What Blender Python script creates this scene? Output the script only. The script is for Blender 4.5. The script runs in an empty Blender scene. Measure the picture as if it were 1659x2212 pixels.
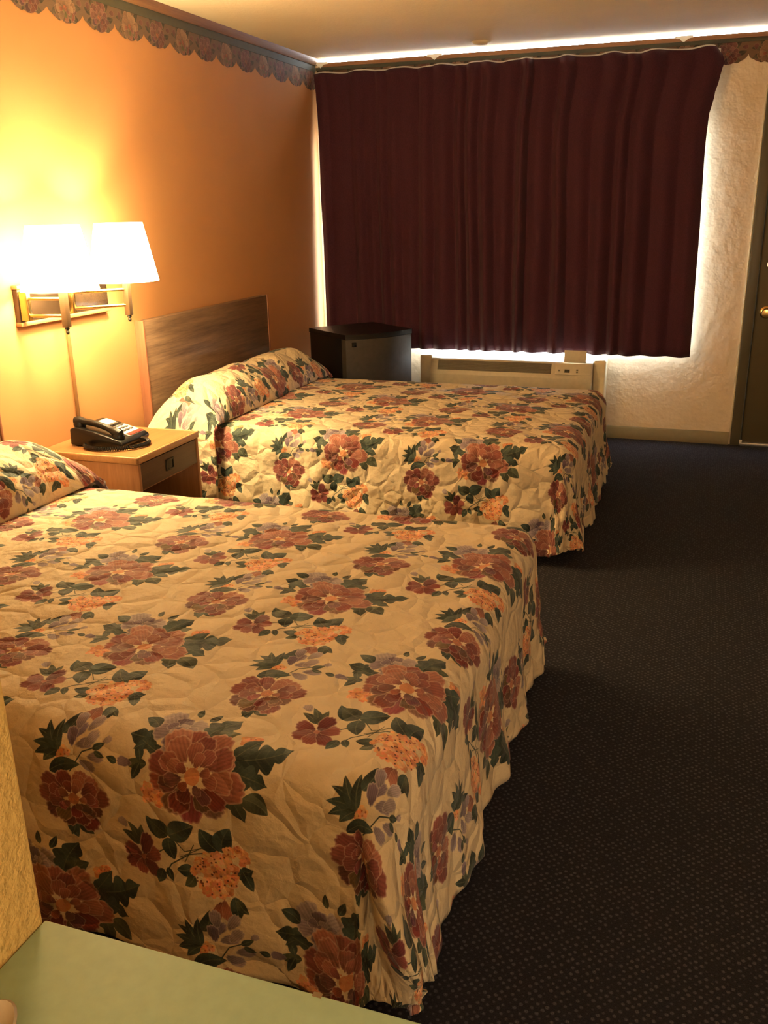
import bpy, bmesh, math, random
import numpy as np
from mathutils import Vector, Matrix, noise

random.seed(7)
RNG = np.random.default_rng(11)
S = bpy.context.scene
COL = S.collection
PI = math.pi

# ------------------------------------------------------------------ camera
YAW, PITCH, ROLL = 0.33510082, 0.32581615, -0.01853671
cam_d = bpy.data.cameras.new('camera')
cam = bpy.data.objects.new('camera', cam_d)
COL.objects.link(cam)
fw = Vector((-math.sin(YAW) * math.cos(PITCH), math.cos(YAW) * math.cos(PITCH), -math.sin(PITCH)))
rt = Vector((math.cos(YAW), math.sin(YAW), 0))
up = rt.cross(fw)
r2 = math.cos(ROLL) * rt + math.sin(ROLL) * up
u2 = -math.sin(ROLL) * rt + math.cos(ROLL) * up
m = Matrix((r2, u2, -fw)).transposed().to_4x4()
m.translation = Vector((2.52532, 0.0, 1.48503))
cam.matrix_world = m
cam_d.sensor_fit = 'VERTICAL'
cam_d.sensor_height = 24.0
cam_d.lens = 24.0 * 1953.68 / 2212.0
cam_d.clip_start = 0.02
S.camera = cam

# ------------------------------------------------------------------ colour
S.view_settings.view_transform = 'Standard'
S.view_settings.look = 'None'
S.view_settings.gamma = 1.0
S.view_settings.use_curve_mapping = False
S.view_settings.exposure = 0.0

# ------------------------------------------------------------------ light
SKY = 30.0
BULB = 1300.0      # bare bulb
SHADE = 31.0       # lit linen of the shade
REAR_LIGHT_W = 82.0
WARM = (1.0, 0.755, 0.36)
w = bpy.data.worlds.new('sky')
S.world = w
w.use_nodes = True
w.node_tree.nodes['Background'].inputs[0].default_value = (0.86, 0.93, 1.0, 1)
w.node_tree.nodes['Background'].inputs[1].default_value = SKY


def point_light(name, loc, watts, color, radius):
    d = bpy.data.lights.new(name, 'POINT')
    d.energy = watts
    d.color = color
    d.shadow_soft_size = radius
    o = bpy.data.objects.new(name, d)
    o.location = loc
    COL.objects.link(o)
    return o


point_light('rear_light', (3.30, -1.05, 1.42), REAR_LIGHT_W, (1.0, 0.84, 0.58), 0.16)  # unseen lamp behind the camera, away from the vanity, placed to light the near wall
pd = bpy.data.lights.new('window_portal', 'AREA')
pd.shape = 'RECTANGLE'
pd.size, pd.size_y = 2.34, 1.74
pd.cycles.is_portal = True
po = bpy.data.objects.new('window_portal', pd)
po.location = (1.24, 6.19, 1.38)
po.rotation_euler = (-PI / 2, 0, 0)
COL.objects.link(po)

# ------------------------------------------------------------------ helpers


def smooth(a, b, x):
    t = max(0.0, min(1.0, (x - a) / (b - a)))
    return t * t * (3 - 2 * t)


class MB:
    """collects shapes into one mesh"""

    def __init__(self):
        self.bm = bmesh.new()
        self.uv = None

    def box(self, lo, hi, bev=0.0, seg=2):
        t = bmesh.new()
        bmesh.ops.create_cube(t, size=1.0)
        c = [(lo[i] + hi[i]) / 2 for i in range(3)]
        s = [abs(hi[i] - lo[i]) for i in range(3)]
        for v in t.verts:
            v.co = Vector((c[0] + v.co.x * s[0], c[1] + v.co.y * s[1], c[2] + v.co.z * s[2]))
        if bev > 0:
            bmesh.ops.bevel(t, geom=t.edges[:], offset=min(bev, min(s) * 0.45), segments=seg, profile=0.5, affect='EDGES')
        self._merge(t)
        return self

    def _merge(self, t, mat=None):
        if mat is not None:
            bmesh.ops.transform(t, matrix=mat, verts=t.verts[:])
        me = bpy.data.meshes.new('tmp')
        t.to_mesh(me)
        t.free()
        self.bm.from_mesh(me)
        bpy.data.meshes.remove(me)

    def prism(self, pts, axis, a, b, bev=0.0):
        """polygon in the two other axes, extruded along axis from a to b"""
        t = bmesh.new()

        def mk(p, w_):
            c = [0, 0, 0]
            o = [i for i in range(3) if i != axis]
            c[axis] = w_
            c[o[0]], c[o[1]] = p
            return Vector(c)
        v0 = [t.verts.new(mk(p, a)) for p in pts]
        v1 = [t.verts.new(mk(p, b)) for p in pts]
        n = len(pts)
        t.faces.new(v0)
        t.faces.new(v1[::-1])
        for i in range(n):
            t.faces.new((v0[i], v1[i], v1[(i + 1) % n], v0[(i + 1) % n]))
        bmesh.ops.recalc_face_normals(t, faces=t.faces[:])
        if bev > 0:
            bmesh.ops.bevel(t, geom=t.edges[:], offset=bev, segments=2, profile=0.5, affect='EDGES')
        self._merge(t)
        return self

    def tube(self, pts, r, n=10, cap=True):
        pts = [Vector(p) for p in pts]
        rs = r if isinstance(r, (list, tuple)) else [r] * len(pts)
        t = bmesh.new()
        rings = []
        prev = None
        for i, p in enumerate(pts):
            d = (pts[min(i + 1, len(pts) - 1)] - pts[max(i - 1, 0)]).normalized()
            if prev is None:
                a = Vector((0, 0, 1)) if abs(d.z) < 0.9 else Vector((1, 0, 0))
                e1 = d.cross(a).normalized()
            else:
                e1 = (prev - d * prev.dot(d)).normalized()
            prev = e1
            e2 = d.cross(e1)
            rings.append([t.verts.new(p + (e1 * math.cos(2 * PI * k / n) + e2 * math.sin(2 * PI * k / n)) * rs[i]) for k in range(n)])
        for i in range(len(rings) - 1):
            for k in range(n):
                t.faces.new((rings[i][k], rings[i][(k + 1) % n], rings[i + 1][(k + 1) % n], rings[i + 1][k]))
        if cap:
            t.faces.new(rings[0][::-1])
            t.faces.new(rings[-1])
        bmesh.ops.recalc_face_normals(t, faces=t.faces[:])
        self._merge(t)
        return self

    def lathe(self, prof, loc=(0, 0, 0), axis='Z', n=32, sx=1.0, sy=1.0):
        """prof: list of (radius, height) turned round an axis"""
        t = bmesh.new()
        rings = []
        for r, h in prof:
            if r < 1e-6:
                rings.append([t.verts.new((0, 0, h))])
            else:
                rings.append([t.verts.new((r * sx * math.cos(2 * PI * k / n), r * sy * math.sin(2 * PI * k / n), h)) for k in range(n)])
        for i in range(len(rings) - 1):
            A, B = rings[i], rings[i + 1]
            for k in range(n):
                k2 = (k + 1) % n
                if len(A) == 1 and len(B) == 1:
                    continue
                if len(A) == 1:
                    t.faces.new((A[0], B[k], B[k2]))
                elif len(B) == 1:
                    t.faces.new((A[k], A[k2], B[0]))
                else:
                    t.faces.new((A[k], A[k2], B[k2], B[k]))
        bmesh.ops.recalc_face_normals(t, faces=t.faces[:])
        M = Matrix.Translation(loc)
        if axis == '-Y':
            M = M @ Matrix.Rotation(PI / 2, 4, 'X')
        elif axis == 'X':
            M = M @ Matrix.Rotation(PI / 2, 4, 'Y')
        self._merge(t, M)
        return self

    def grid(self, P, UV=None):
        """P: rows x cols of points"""
        bm = self.bm
        R, C_ = len(P), len(P[0])
        vs = [[bm.verts.new(P[i][j]) for j in range(C_)] for i in range(R)]
        lay = bm.loops.layers.uv.get('UVMap') or (bm.loops.layers.uv.new('UVMap') if UV is not None else None)
        for i in range(R - 1):
            for j in range(C_ - 1):
                f = bm.faces.new((vs[i][j], vs[i][j + 1], vs[i + 1][j + 1], vs[i + 1][j]))
                if UV is not None:
                    for l, (a, b) in zip(f.loops, ((i, j), (i, j + 1), (i + 1, j + 1), (i + 1, j))):
                        l[lay].uv = UV[a][b]
        return self

    def build(self, name, mat, parent=None, smooth_=True, angle=40):
        me = bpy.data.meshes.new(name)
        self.bm.normal_update()
        self.bm.to_mesh(me)
        self.bm.free()
        if smooth_:
            for p in me.polygons:
                p.use_smooth = True
            try:
                me.set_sharp_from_angle(angle=math.radians(angle))
            except Exception:
                pass
        if mat is not None:
            me.materials.append(mat)
        o = bpy.data.objects.new(name, me)
        COL.objects.link(o)
        if parent is not None:
            o.parent = parent
            o.matrix_parent_inverse = parent.matrix_world.inverted()
        return o


def tag(o, label=None, cat=None, group=None, kind=None):
    if label:
        o['label'] = label
    if cat:
        o['category'] = cat
    if group:
        o['group'] = group
    if kind:
        o['kind'] = kind
    return o


def thing(name, loc, label=None, cat=None, kind=None, rotz=0.0):
    o = bpy.data.objects.new(name, None)
    o.empty_display_size = 0.05
    o.location = loc
    o.rotation_euler = (0, 0, rotz)
    COL.objects.link(o)
    o.matrix_world = Matrix.Translation(loc) @ Matrix.Rotation(rotz, 4, 'Z')
    return tag(o, label, cat, None, kind)


def local(o):
    """for parts written in the thing's own coordinates"""
    for c in o.children:
        c.matrix_parent_inverse = Matrix.Identity(4)
        for g in c.children:
            g.matrix_parent_inverse = Matrix.Identity(4)
    return o

# ------------------------------------------------------------------ materials


class NT:
    def __init__(self, name):
        self.m = bpy.data.materials.new(name)
        self.m.use_nodes = True
        self.t = self.m.node_tree
        self.b = self.t.nodes['Principled BSDF']

    def n(self, typ, **kw):
        x = self.t.nodes.new(typ)
        for k, v in kw.items():
            if k == 'inp':
                for kk, vv in v.items():
                    x.inputs[kk].default_value = vv
            else:
                setattr(x, k, v)
        return x

    def l(self, a, b):
        self.t.links.new(a, b)

    def coord(self, kind='Object', scale=(1, 1, 1), rot=(0, 0, 0)):
        tc = self.n('ShaderNodeTexCoord')
        mp = self.n('ShaderNodeMapping')
        mp.inputs['Scale'].default_value = scale
        mp.inputs['Rotation'].default_value = rot
        self.l(tc.outputs[kind], mp.inputs[0])
        return mp.outputs[0]

    def world(self, scale=(1, 1, 1), rot=(0, 0, 0)):
        g = self.n('ShaderNodeNewGeometry')
        mp = self.n('ShaderNodeMapping')
        mp.inputs['Scale'].default_value = scale
        mp.inputs['Rotation'].default_value = rot
        self.l(g.outputs['Position'], mp.inputs[0])
        return mp.outputs[0]

    def ramp(self, fac, stops):
        r = self.n('ShaderNodeValToRGB')
        e = r.color_ramp.elements
        while len(e) < len(stops):
            e.new(0.5)
        for x, (p, c) in zip(e, stops):
            x.position = p
            x.color = (*c, 1)
        self.l(fac, r.inputs[0])
        return r.outputs[0]

    def bump(self, h, strength=0.3, dist=0.01, prev=None):
        b = self.n('ShaderNodeBump')
        b.inputs['Strength'].default_value = strength
        b.inputs['Distance'].default_value = dist
        self.l(h, b.inputs['Height'])
        if prev is not None:
            self.l(prev, b.inputs['Normal'])
        self.l(b.outputs[0], self.b.inputs['Normal'])
        return b.outputs[0]

    def noise(self, vec, scale, detail=3.0, rough=0.55):
        x = self.n('ShaderNodeTexNoise')
        x.inputs['Scale'].default_value = scale
        x.inputs['Detail'].default_value = detail
        x.inputs['Roughness'].default_value = rough
        self.l(vec, x.inputs['Vector'])
        return x.outputs['Fac']


def plain(name, col, rough=0.5, metal=0.0, spec=0.5, var=0.06, vscale=30.0, bump=0.0):
    q = NT(name)
    v = q.world()
    f = q.noise(v, vscale)
    lo = tuple(max(0, c * (1 - var)) for c in col)
    hi = tuple(min(1, c * (1 + var)) for c in col)
    q.l(q.ramp(f, [(0.3, lo), (0.7, hi)]), q.b.inputs['Base Color'])
    q.b.inputs['Roughness'].default_value = rough
    q.b.inputs['Metallic'].default_value = metal
    q.b.inputs['Specular IOR Level'].default_value = spec
    if bump:
        q.bump(f, bump, 0.002)
    return q.m


def plaster(name, col, peel=60.0, big=9.0, s1=0.35, s2=0.25, var=0.05, patch=False):
    q = NT(name)
    v = q.world()
    fb = q.noise(v, 1.7, 3)
    lo = tuple(c * (1 - var) for c in col)
    hi = tuple(min(1, c * (1 + var)) for c in col)
    q.l(q.ramp(fb, [(0.3, lo), (0.7, hi)]), q.b.inputs['Base Color'])
    q.b.inputs['Roughness'].default_value = 0.75
    q.b.inputs['Specular IOR Level'].default_value = 0.25
    f1 = q.noise(v, peel, 4, 0.6)
    n1 = q.bump(f1, s1, 0.004)
    f2 = q.noise(v, big, 3, 0.6)
    q.bump(f2, s2, 0.02, n1)
    return q.m


def wood(name, dark, light, axis='Y', scale=1.0, rough=0.42, contrast=(0.3, 0.72)):
    q = NT(name)
    s = {'X': (1.2, 22, 22), 'Y': (22, 1.2, 22), 'Z': (22, 22, 1.2)}[axis]
    v = q.world(tuple(k * scale for k in s))
    f = q.noise(v, 1.6, 6, 0.62)
    f2 = q.noise(v, 9.0, 3, 0.6)
    mx = q.n('ShaderNodeMath', operation='MULTIPLY_ADD')
    mx.inputs[1].default_value = 0.3
    q.l(f2, mx.inputs[0])
    ml = q.n('ShaderNodeMath', operation='MULTIPLY')
    ml.inputs[1].default_value = 0.7
    q.l(f, ml.inputs[0])
    q.l(ml.outputs[0], mx.inputs[2])
    q.l(q.ramp(mx.outputs[0], [(contrast[0], dark), (contrast[1], light)]), q.b.inputs['Base Color'])
    q.b.inputs['Roughness'].default_value = rough
    q.b.inputs['Specular IOR Level'].default_value = 0.35
    q.bump(mx.outputs[0], 0.08, 0.002)
    return q.m


def carpet():
    q = NT('carpet')
    v = q.world((1, 1, 1), (0, 0, math.radians(45)))
    vo = q.n('ShaderNodeTexVoronoi')
    vo.inputs['Scale'].default_value = 68.0
    vo.inputs['Randomness'].default_value = 0.30
    q.l(v, vo.inputs['Vector'])
    # regular dots on a flat plane: keep z out of the lattice
    mp = vo
    sep = q.n('ShaderNodeSeparateXYZ')
    q.l(v, sep.inputs[0])
    cb = q.n('ShaderNodeCombineXYZ')
    q.l(sep.outputs[0], cb.inputs[0])
    q.l(sep.outputs[1], cb.inputs[1])
    cb.inputs[2].default_value = 0.0
    q.l(cb.outputs[0], vo.inputs['Vector'])
    nz = q.noise(q.world(), 420.0, 2, 0.7)
    big = q.noise(q.world(), 14.0, 3, 0.6)
    base = q.ramp(nz, [(0.3, (0.0065, 0.006, 0.0095)), (0.75, (0.022, 0.020, 0.028))])
    dot = q.ramp(vo.outputs['Distance'], [(0.20, (1, 1, 1)), (0.34, (0, 0, 0))])
    gate = q.n('ShaderNodeMath', operation='MULTIPLY')
    q.l(dot, gate.inputs[0])
    q.l(q.ramp(nz, [(0.35, (0.25, 0.25, 0.25)), (0.6, (0.95, 0.95, 0.95))]), gate.inputs[1])
    mix = q.n('ShaderNodeMix', data_type='RGBA')
    q.l(gate.outputs[0], mix.inputs[0])
    q.l(base, mix.inputs[6])
    mix.inputs[7].default_value = (0.080, 0.076, 0.088, 1)
    q.l(mix.outputs[2], q.b.inputs['Base Color'])
    q.b.inputs['Roughness'].default_value = 0.95
    q.b.inputs['Specular IOR Level'].default_value = 0.1
    q.b.inputs['Sheen Weight'].default_value = 0.05
    q.bump(nz, 0.6, 0.004)
    return q.m

# ---- the printed fabric: painted in numpy as a repeating tile


def lin2srgb(c):
    c = np.clip(c, 0, 1)
    return np.where(c <= 0.0031308, c * 12.92, 1.055 * np.power(c, 1 / 2.4) - 0.055)


class Cloth:
    """a repeating printed tile; shapes wrap round and repeat on the given offsets"""

    def __init__(self, wm, hm, ppm, base, offsets):
        self.W, self.H = int(round(wm * ppm)), int(round(hm * ppm))
        self.wm, self.hm = wm, hm
        self.ppx, self.ppy = self.W / wm, self.H / hm
        self.a = np.empty((self.H, self.W, 3))
        self.a[:] = base
        self.off = offsets
        yy, xx = np.mgrid[0:self.H, 0:self.W]
        acc = np.zeros((self.H, self.W))
        for f in ((3, 2), (5, 7), (9, 4), (13, 11), (21, 17), (2, 19), (31, 23), (27, 41)):
            acc += np.sin(2 * PI * (f[0] * xx / self.W + RNG.random())) * np.sin(2 * PI * (f[1] * yy / self.H + RNG.random())) / (1 + 0.1 * (f[0] + f[1]))
        self.noise = acc / np.abs(acc).max()

    def stamp(self, cx, cy, R, fn):
        """fn(x, y) in metres about the centre -> (alpha, rgb)"""
        for ox, oy in self.off:
            px, py = (cx + ox) * self.ppx, (cy + oy) * self.ppy
            r = int(R * max(self.ppx, self.ppy)) + 2
            ix = np.arange(int(px) - r, int(px) + r + 1)
            iy = np.arange(int(py) - r, int(py) + r + 1)
            X, Y = np.meshgrid((ix + 0.5 - px) / self.ppx, (iy + 0.5 - py) / self.ppy)
            al, rgb = fn(X, Y)
            sel = np.ix_(iy % self.H, ix % self.W)
            old = self.a[sel]
            al = np.clip(al, 0, 1)[..., None]
            self.a[sel] = old * (1 - al) + rgb * al

    def petal(self, cx, cy, ang, L, Wd, col, rim, rimw=0.16, tip=0.25, streak=0.25):
        """rounded petal growing from (cx,cy) along ang"""
        ca, sa = math.cos(ang), math.sin(ang)
        col, rim = np.array(col), np.array(rim)
        ph = random.random() * 6
        e = 0.0011

        def fn(X, Y):
            t = (X * ca + Y * sa) / L
            s = (-X * sa + Y * ca) / Wd
            d = ((t - 0.55) / 0.5) ** 2 + (s / (0.42 + 0.58 * np.clip(t, 0, 1))) ** 2
            d = np.sqrt(np.maximum(d, 0)) + 0.05 * np.sin(9 * np.arctan2(s, t - 0.5) + ph)
            al = np.clip((1 - d) * Wd / e, 0, 1)
            k = np.clip((d - (1 - rimw)) / rimw, 0, 1)
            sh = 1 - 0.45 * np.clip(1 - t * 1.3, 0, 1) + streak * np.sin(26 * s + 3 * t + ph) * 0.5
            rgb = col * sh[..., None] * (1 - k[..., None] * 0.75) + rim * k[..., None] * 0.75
            return al, rgb
        self.stamp(cx, cy, L * 1.15 + Wd, fn)

    def leaf(self, cx, cy, ang, L, Wd, col, lobes=0, vein=(0.16, 0.17, 0.10), depth=0.28, lift=0.0):
        ca, sa = math.cos(ang), math.sin(ang)
        col, vein = np.array(col), np.array(vein)
        ph = random.random() * 6
        bend = random.uniform(-0.12, 0.12)

        def fn(X, Y):
            t = (X * ca + Y * sa) / L
            s = (-X * sa + Y * ca) - bend * L * np.sin(PI * np.clip(t, 0, 1))
            tt = np.clip(t, 0, 1)
            w_ = Wd * np.sin(PI * tt ** 0.75) ** 0.8
            if lobes:
                w_ = w_ * (1 - depth + depth * np.abs(np.sin(PI * lobes * tt + 0.6)) * 1.25)
            al = np.clip((w_ - np.abs(s)) / 0.0013, 0, 1) * ((t > 0) & (t < 1))
            k = np.clip(1 - np.abs(s) / (0.0014), 0, 1) * 0.6
            sv = np.clip(np.sin((tt * 7 - np.abs(s) / Wd * 1.2) * 2 * PI + ph) - 0.72, 0, 1) * 1.3
            sh = 1 + 0.45 * np.sin(5 * t + 40 * s + ph) + lift * (s > 0)
            rgb = col * np.clip(sh, 0.4, 2.2)[..., None]
            m_ = np.clip(k + 0.35 * sv, 0, 1)[..., None]
            return al, rgb * (1 - m_) + vein * m_
        self.stamp(cx, cy, L * 1.1 + Wd, fn)

    def stem(self, pts, wd, col):
        for (x0, y0), (x1, y1) in zip(pts[:-1], pts[1:]):
            L = math.hypot(x1 - x0, y1 - y0)
            n = max(2, int(L / 0.0015))
            for i in range(n):
                t = i / n
                self.dot(x0 + (x1 - x0) * t, y0 + (y1 - y0) * t, wd, col)

    def dot(self, cx, cy, r, col, sq=1.0):
        col = np.array(col)

        def fn(X, Y):
            d = np.sqrt(X ** 2 + (Y / sq) ** 2)
            return np.clip((r - d) / 0.0009 + 0.3, 0, 1), np.broadcast_to(col, X.shape + (3,))
        self.stamp(cx, cy, r * max(1, sq) + 0.002, fn)

    def peony(self, cx, cy, R, cols, rim, center, sq=1.0, n=(10, 9, 7, 5)):
        for ring, (k, f) in enumerate(zip(n, (1.0, 0.82, 0.62, 0.42))):
            a0 = random.random() * 6
            for i in range(k):
                a = a0 + 2 * PI * i / k + random.uniform(-0.15, 0.15)
                L = R * f * random.uniform(0.58, 0.82)
                d = R * f * 0.33
                c = random.choice(cols)
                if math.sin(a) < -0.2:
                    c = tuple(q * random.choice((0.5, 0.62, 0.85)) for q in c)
                self.petal(cx + d * math.cos(a), cy + sq * d * math.sin(a), a, L, L * 0.50, c, rim)
        self.dot(cx, cy, R * 0.17, center)
        for i in range(12):
            a = random.random() * 6.28
            q = R * random.uniform(0.02, 0.2)
            self.dot(cx + q * math.cos(a), cy + q * math.sin(a), 0.0018, (0.55, 0.20, 0.10))

    def cup_rose(self, cx, cy, R, cols, rim):
        for i in range(15):
            f = 1 - i / 17
            a = 2.4 * i + random.uniform(-0.2, 0.2)
            q = R * 0.34 * f
            self.petal(cx + q * math.cos(a) * 0.6, cy + q * math.sin(a) * 0.5 - R * 0.1, a, R * 0.72 * f, R * 0.45 * f + 0.003, random.choice(cols), rim, rimw=0.22)

    def cluster(self, cx, cy, rx, ry, n, cols, dark):
        for i in range(n):
            a, q = random.random() * 6.28, math.sqrt(random.random())
            x, y = cx + rx * q * math.cos(a), cy + ry * q * math.sin(a)
            c = random.choice(cols)
            for k in range(4):
                b = k * PI / 2 + a
                self.dot(x + 0.0045 * math.cos(b), y + 0.0045 * math.sin(b), 0.0048, tuple(z * random.uniform(0.85, 1.15) for z in c))
        for i in range(int(n * 0.55)):
            a, q = random.random() * 6.28, math.sqrt(random.random())
            self.dot(cx + rx * q * math.cos(a), cy + ry * q * math.sin(a), 0.0022, dark)

    def image(self, name):
        im = bpy.data.images.new(name, self.W, self.H, alpha=False, float_buffer=False)
        px = np.ones((self.H, self.W, 4), np.float32)
        px[..., :3] = lin2srgb(self.a)
        im.pixels.foreach_set(px.ravel())
        im.update()
        im.pack()
        return im


GRN = (0.034, 0.050, 0.042)
GRN2 = (0.052, 0.062, 0.040)
RED = [(0.30, 0.108, 0.080), (0.26, 0.085, 0.069), (0.35, 0.138, 0.097), (0.205, 0.060, 0.053)]
MAR = [(0.20, 0.048, 0.046), (0.26, 0.072, 0.060), (0.14, 0.032, 0.035), (0.30, 0.095, 0.072)]
LAV = [(0.28, 0.22, 0.25), (0.22, 0.165, 0.21), (0.36, 0.29, 0.30), (0.17, 0.12, 0.16)]
ORG = [(0.70, 0.33, 0.16), (0.62, 0.25, 0.12), (0.76, 0.42, 0.22)]
PALE = (0.58, 0.40, 0.31)
LPALE = (0.56, 0.48, 0.44)
CREAM = (0.65, 0.53, 0.350)
TW, TH = 0.640, 0.730


def floral_image():
    c = Cloth(TW, TH, 1600, CREAM, [(0, 0), (0.32, 0.365)])
    # faint tone on tone swirls in the ground
    c.a *= (1 + 0.05 * c.noise)[..., None]
    R_ = math.radians
    # ---- sprig with a small red flower, left below the big bloom
    c.stem([(0.03, -0.16), (-0.01, -0.17), (-0.05, -0.20), (-0.07, -0.235)], 0.0016, GRN)
    c.stem([(-0.055, -0.125), (-0.02, -0.165), (0.02, -0.15)], 0.0013, GRN2)
    c.stem([(-0.03, -0.18), (0.01, -0.155)], 0.0012, GRN2)
    c.stem([(-0.02, -0.19), (0.0, -0.145)], 0.0012, GRN2)
    c.stem([(-0.06, -0.165), (-0.085, -0.185), (-0.10, -0.20)], 0.0015, GRN)
    for a, L in ((150, .045), (118, .052), (80, .048), (35, .04)):
        c.leaf(-0.13, -0.180, R_(a), L, 0.010, GRN2)
    c.petal(-0.155, -0.150, R_(130), 0.026, 0.014, LAV[2], LPALE)
    for a in (165, 215, 262, 320, 25, 75):
        c.petal(-0.12, -0.203, R_(a), random.uniform(0.038, 0.056), 0.021, random.choice(MAR), PALE)
    c.dot(-0.12, -0.203, 0.006, (0.36, 0.12, 0.08))
    c.leaf(-0.075, -0.150, R_(125), 0.055, 0.015, GRN)
    c.leaf(-0.055, -0.135, R_(155), 0.050, 0.022, GRN2)
    c.leaf(-0.055, -0.135, R_(28), 0.062, 0.024, GRN, lift=0.5)
    c.leaf(-0.055, -0.14, R_(-75), 0.050, 0.019, GRN)
    c.leaf(-0.07, -0.215, R_(-110), 0.038, 0.013, GRN)
    c.leaf(-0.06, -0.21, R_(-60), 0.03, 0.009, GRN)
    # ---- hydrangea
    c.leaf(0.05, -0.155, R_(130), 0.060, 0.020, GRN)
    c.leaf(0.055, -0.155, R_(70), 0.058, 0.022, GRN, lift=0.5)
    c.cluster(0.085, -0.155, 0.026, 0.02, 18, ORG, (0.4, .13, .07))
    c.leaf(0.085, -0.20, R_(25), 0.042, 0.016, GRN, lobes=2)
    c.leaf(0.10, -0.19, R_(-60), 0.045, 0.013, GRN)
    c.leaf(-0.005, -0.20, R_(195), 0.034, 0.014, GRN)
    c.leaf(0.0, -0.215, R_(230), 0.030, 0.012, GRN2)
    c.cluster(0.045, -0.205, 0.046, 0.044, 80, ORG, (0.16, .055, .035))
    c.petal(0.06, -0.255, R_(-110), 0.042, 0.016, RED[0], PALE)
    c.petal(0.062, -0.25, R_(-75), 0.045, 0.014, RED[2], PALE)
    c.leaf(0.085, -0.245, R_(-80), 0.050, 0.015, GRN)
    c.leaf(0.09, -0.25, R_(-45), 0.036, 0.010, GRN2)
    # ---- the second red flower with its dark leaves and lavender bells
    bx, by = 0.36, -0.105
    c.stem([(bx + .0, by + .06), (bx + .03, by + .11), (bx + .075, by + .13)], 0.0015, GRN)
    for a, L in ((148, .066), (172, .062), (197, .058), (222, .045), (122, .068), (95, .066)):
        c.leaf(bx - 0.025, by + 0.105, R_(a), L, 0.0115, GRN)
    c.leaf(bx - 0.02, by + 0.14, R_(75), 0.055, 0.017, GRN)
    for (dx, dy, a) in ((.01, .13, 60), (.02, .12, 20), (.015, .115, 100), (.04, .12, 50), (.05, .10, 10), (.03, .09, -20), (.02, .15, 100), (.04, .15, 60)):
        c.petal(bx + dx - .01, by + dy, R_(a), 0.044, 0.0165, random.choice(LAV), LPALE, rimw=.22)
    c.petal(bx + .075, by + .135, R_(40), 0.022, 0.010, LAV[2], LPALE)
    c.leaf(bx + .055, by + .12, R_(30), 0.032, 0.008, GRN)
    c.leaf(bx + .06, by + .115, R_(-15), 0.028, 0.007, GRN)
    c.cluster(bx - .012, by + .10, 0.012, 0.010, 8, ORG, (0.4, .13, .07))
    c.leaf(bx - 0.045, by + 0.055, R_(20), 0.075, 0.018, GRN)
    c.leaf(bx - 0.01, by - 0.05, R_(-70), 0.046, 0.014, GRN)
    c.leaf(bx + 0.01, by - 0.05, R_(-40), 0.044, 0.014, GRN2)
    c.leaf(bx + 0.0, by - 0.05, R_(-105), 0.04, 0.011, GRN)
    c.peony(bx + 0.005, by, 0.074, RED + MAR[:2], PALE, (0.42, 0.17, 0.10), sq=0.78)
    # ---- the big bloom
    c.leaf(-0.10, 0.005, R_(180), 0.050, 0.012, GRN2)
    c.leaf(-0.115, 0.01, R_(120), 0.035, 0.010, GRN)
    c.leaf(-0.115, 0.005, R_(245), 0.038, 0.010, GRN)
    c.petal(-0.13, 0.0, R_(170), 0.034, 0.013, LAV[1], LPALE)
    c.leaf(-0.165, 0.0, R_(165), 0.025, 0.008, GRN)
    c.leaf(-0.10, 0.055, R_(175), 0.055, 0.020, GRN, lobes=2)
    c.leaf(-0.09, 0.05, R_(205), 0.050, 0.013, GRN)
    c.leaf(-0.05, 0.03, R_(165), 0.075, 0.014, GRN)
    c.cluster(-0.082, -0.052, 0.030, 0.022, 30, ORG, (0.4, .13, .07))
    c.cluster(0.095, 0.095, 0.02, 0.014, 12, ORG, (0.4, .13, .07))
    c.leaf(-0.045, 0.14, R_(100), 0.030, 0.008, GRN2)
    c.leaf(-0.02, 0.135, R_(65), 0.034, 0.009, GRN)
    c.cup_rose(-0.058, 0.092, 0.074, LAV, LPALE)
    c.leaf(-0.105, 0.085, R_(150), 0.045, 0.016, GRN)
    c.leaf(0.005, 0.08, R_(62), 0.085, 0.034, GRN, lobes=3, lift=.4)
    c.leaf(0.01, 0.085, R_(25), 0.060, 0.018, GRN2)
    c.leaf(0.070, 0.042, R_(22), 0.125, 0.034, GRN, lobes=4, lift=.3, depth=.42)
    c.leaf(0.075, 0.045, R_(52), 0.070, 0.019, GRN, lobes=2)
    c.leaf(0.080, 0.022, R_(-12), 0.078, 0.023, GRN, lobes=3, depth=.4)
    c.leaf(0.080, 0.0, R_(-68), 0.082, 0.023, GRN2, lobes=3, lift=.4)
    c.leaf(0.108, -0.022, R_(-30), 0.058, 0.023, GRN2, lift=.6)
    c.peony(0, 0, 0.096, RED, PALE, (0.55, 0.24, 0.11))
    return c.image('printed floral cotton')


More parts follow.
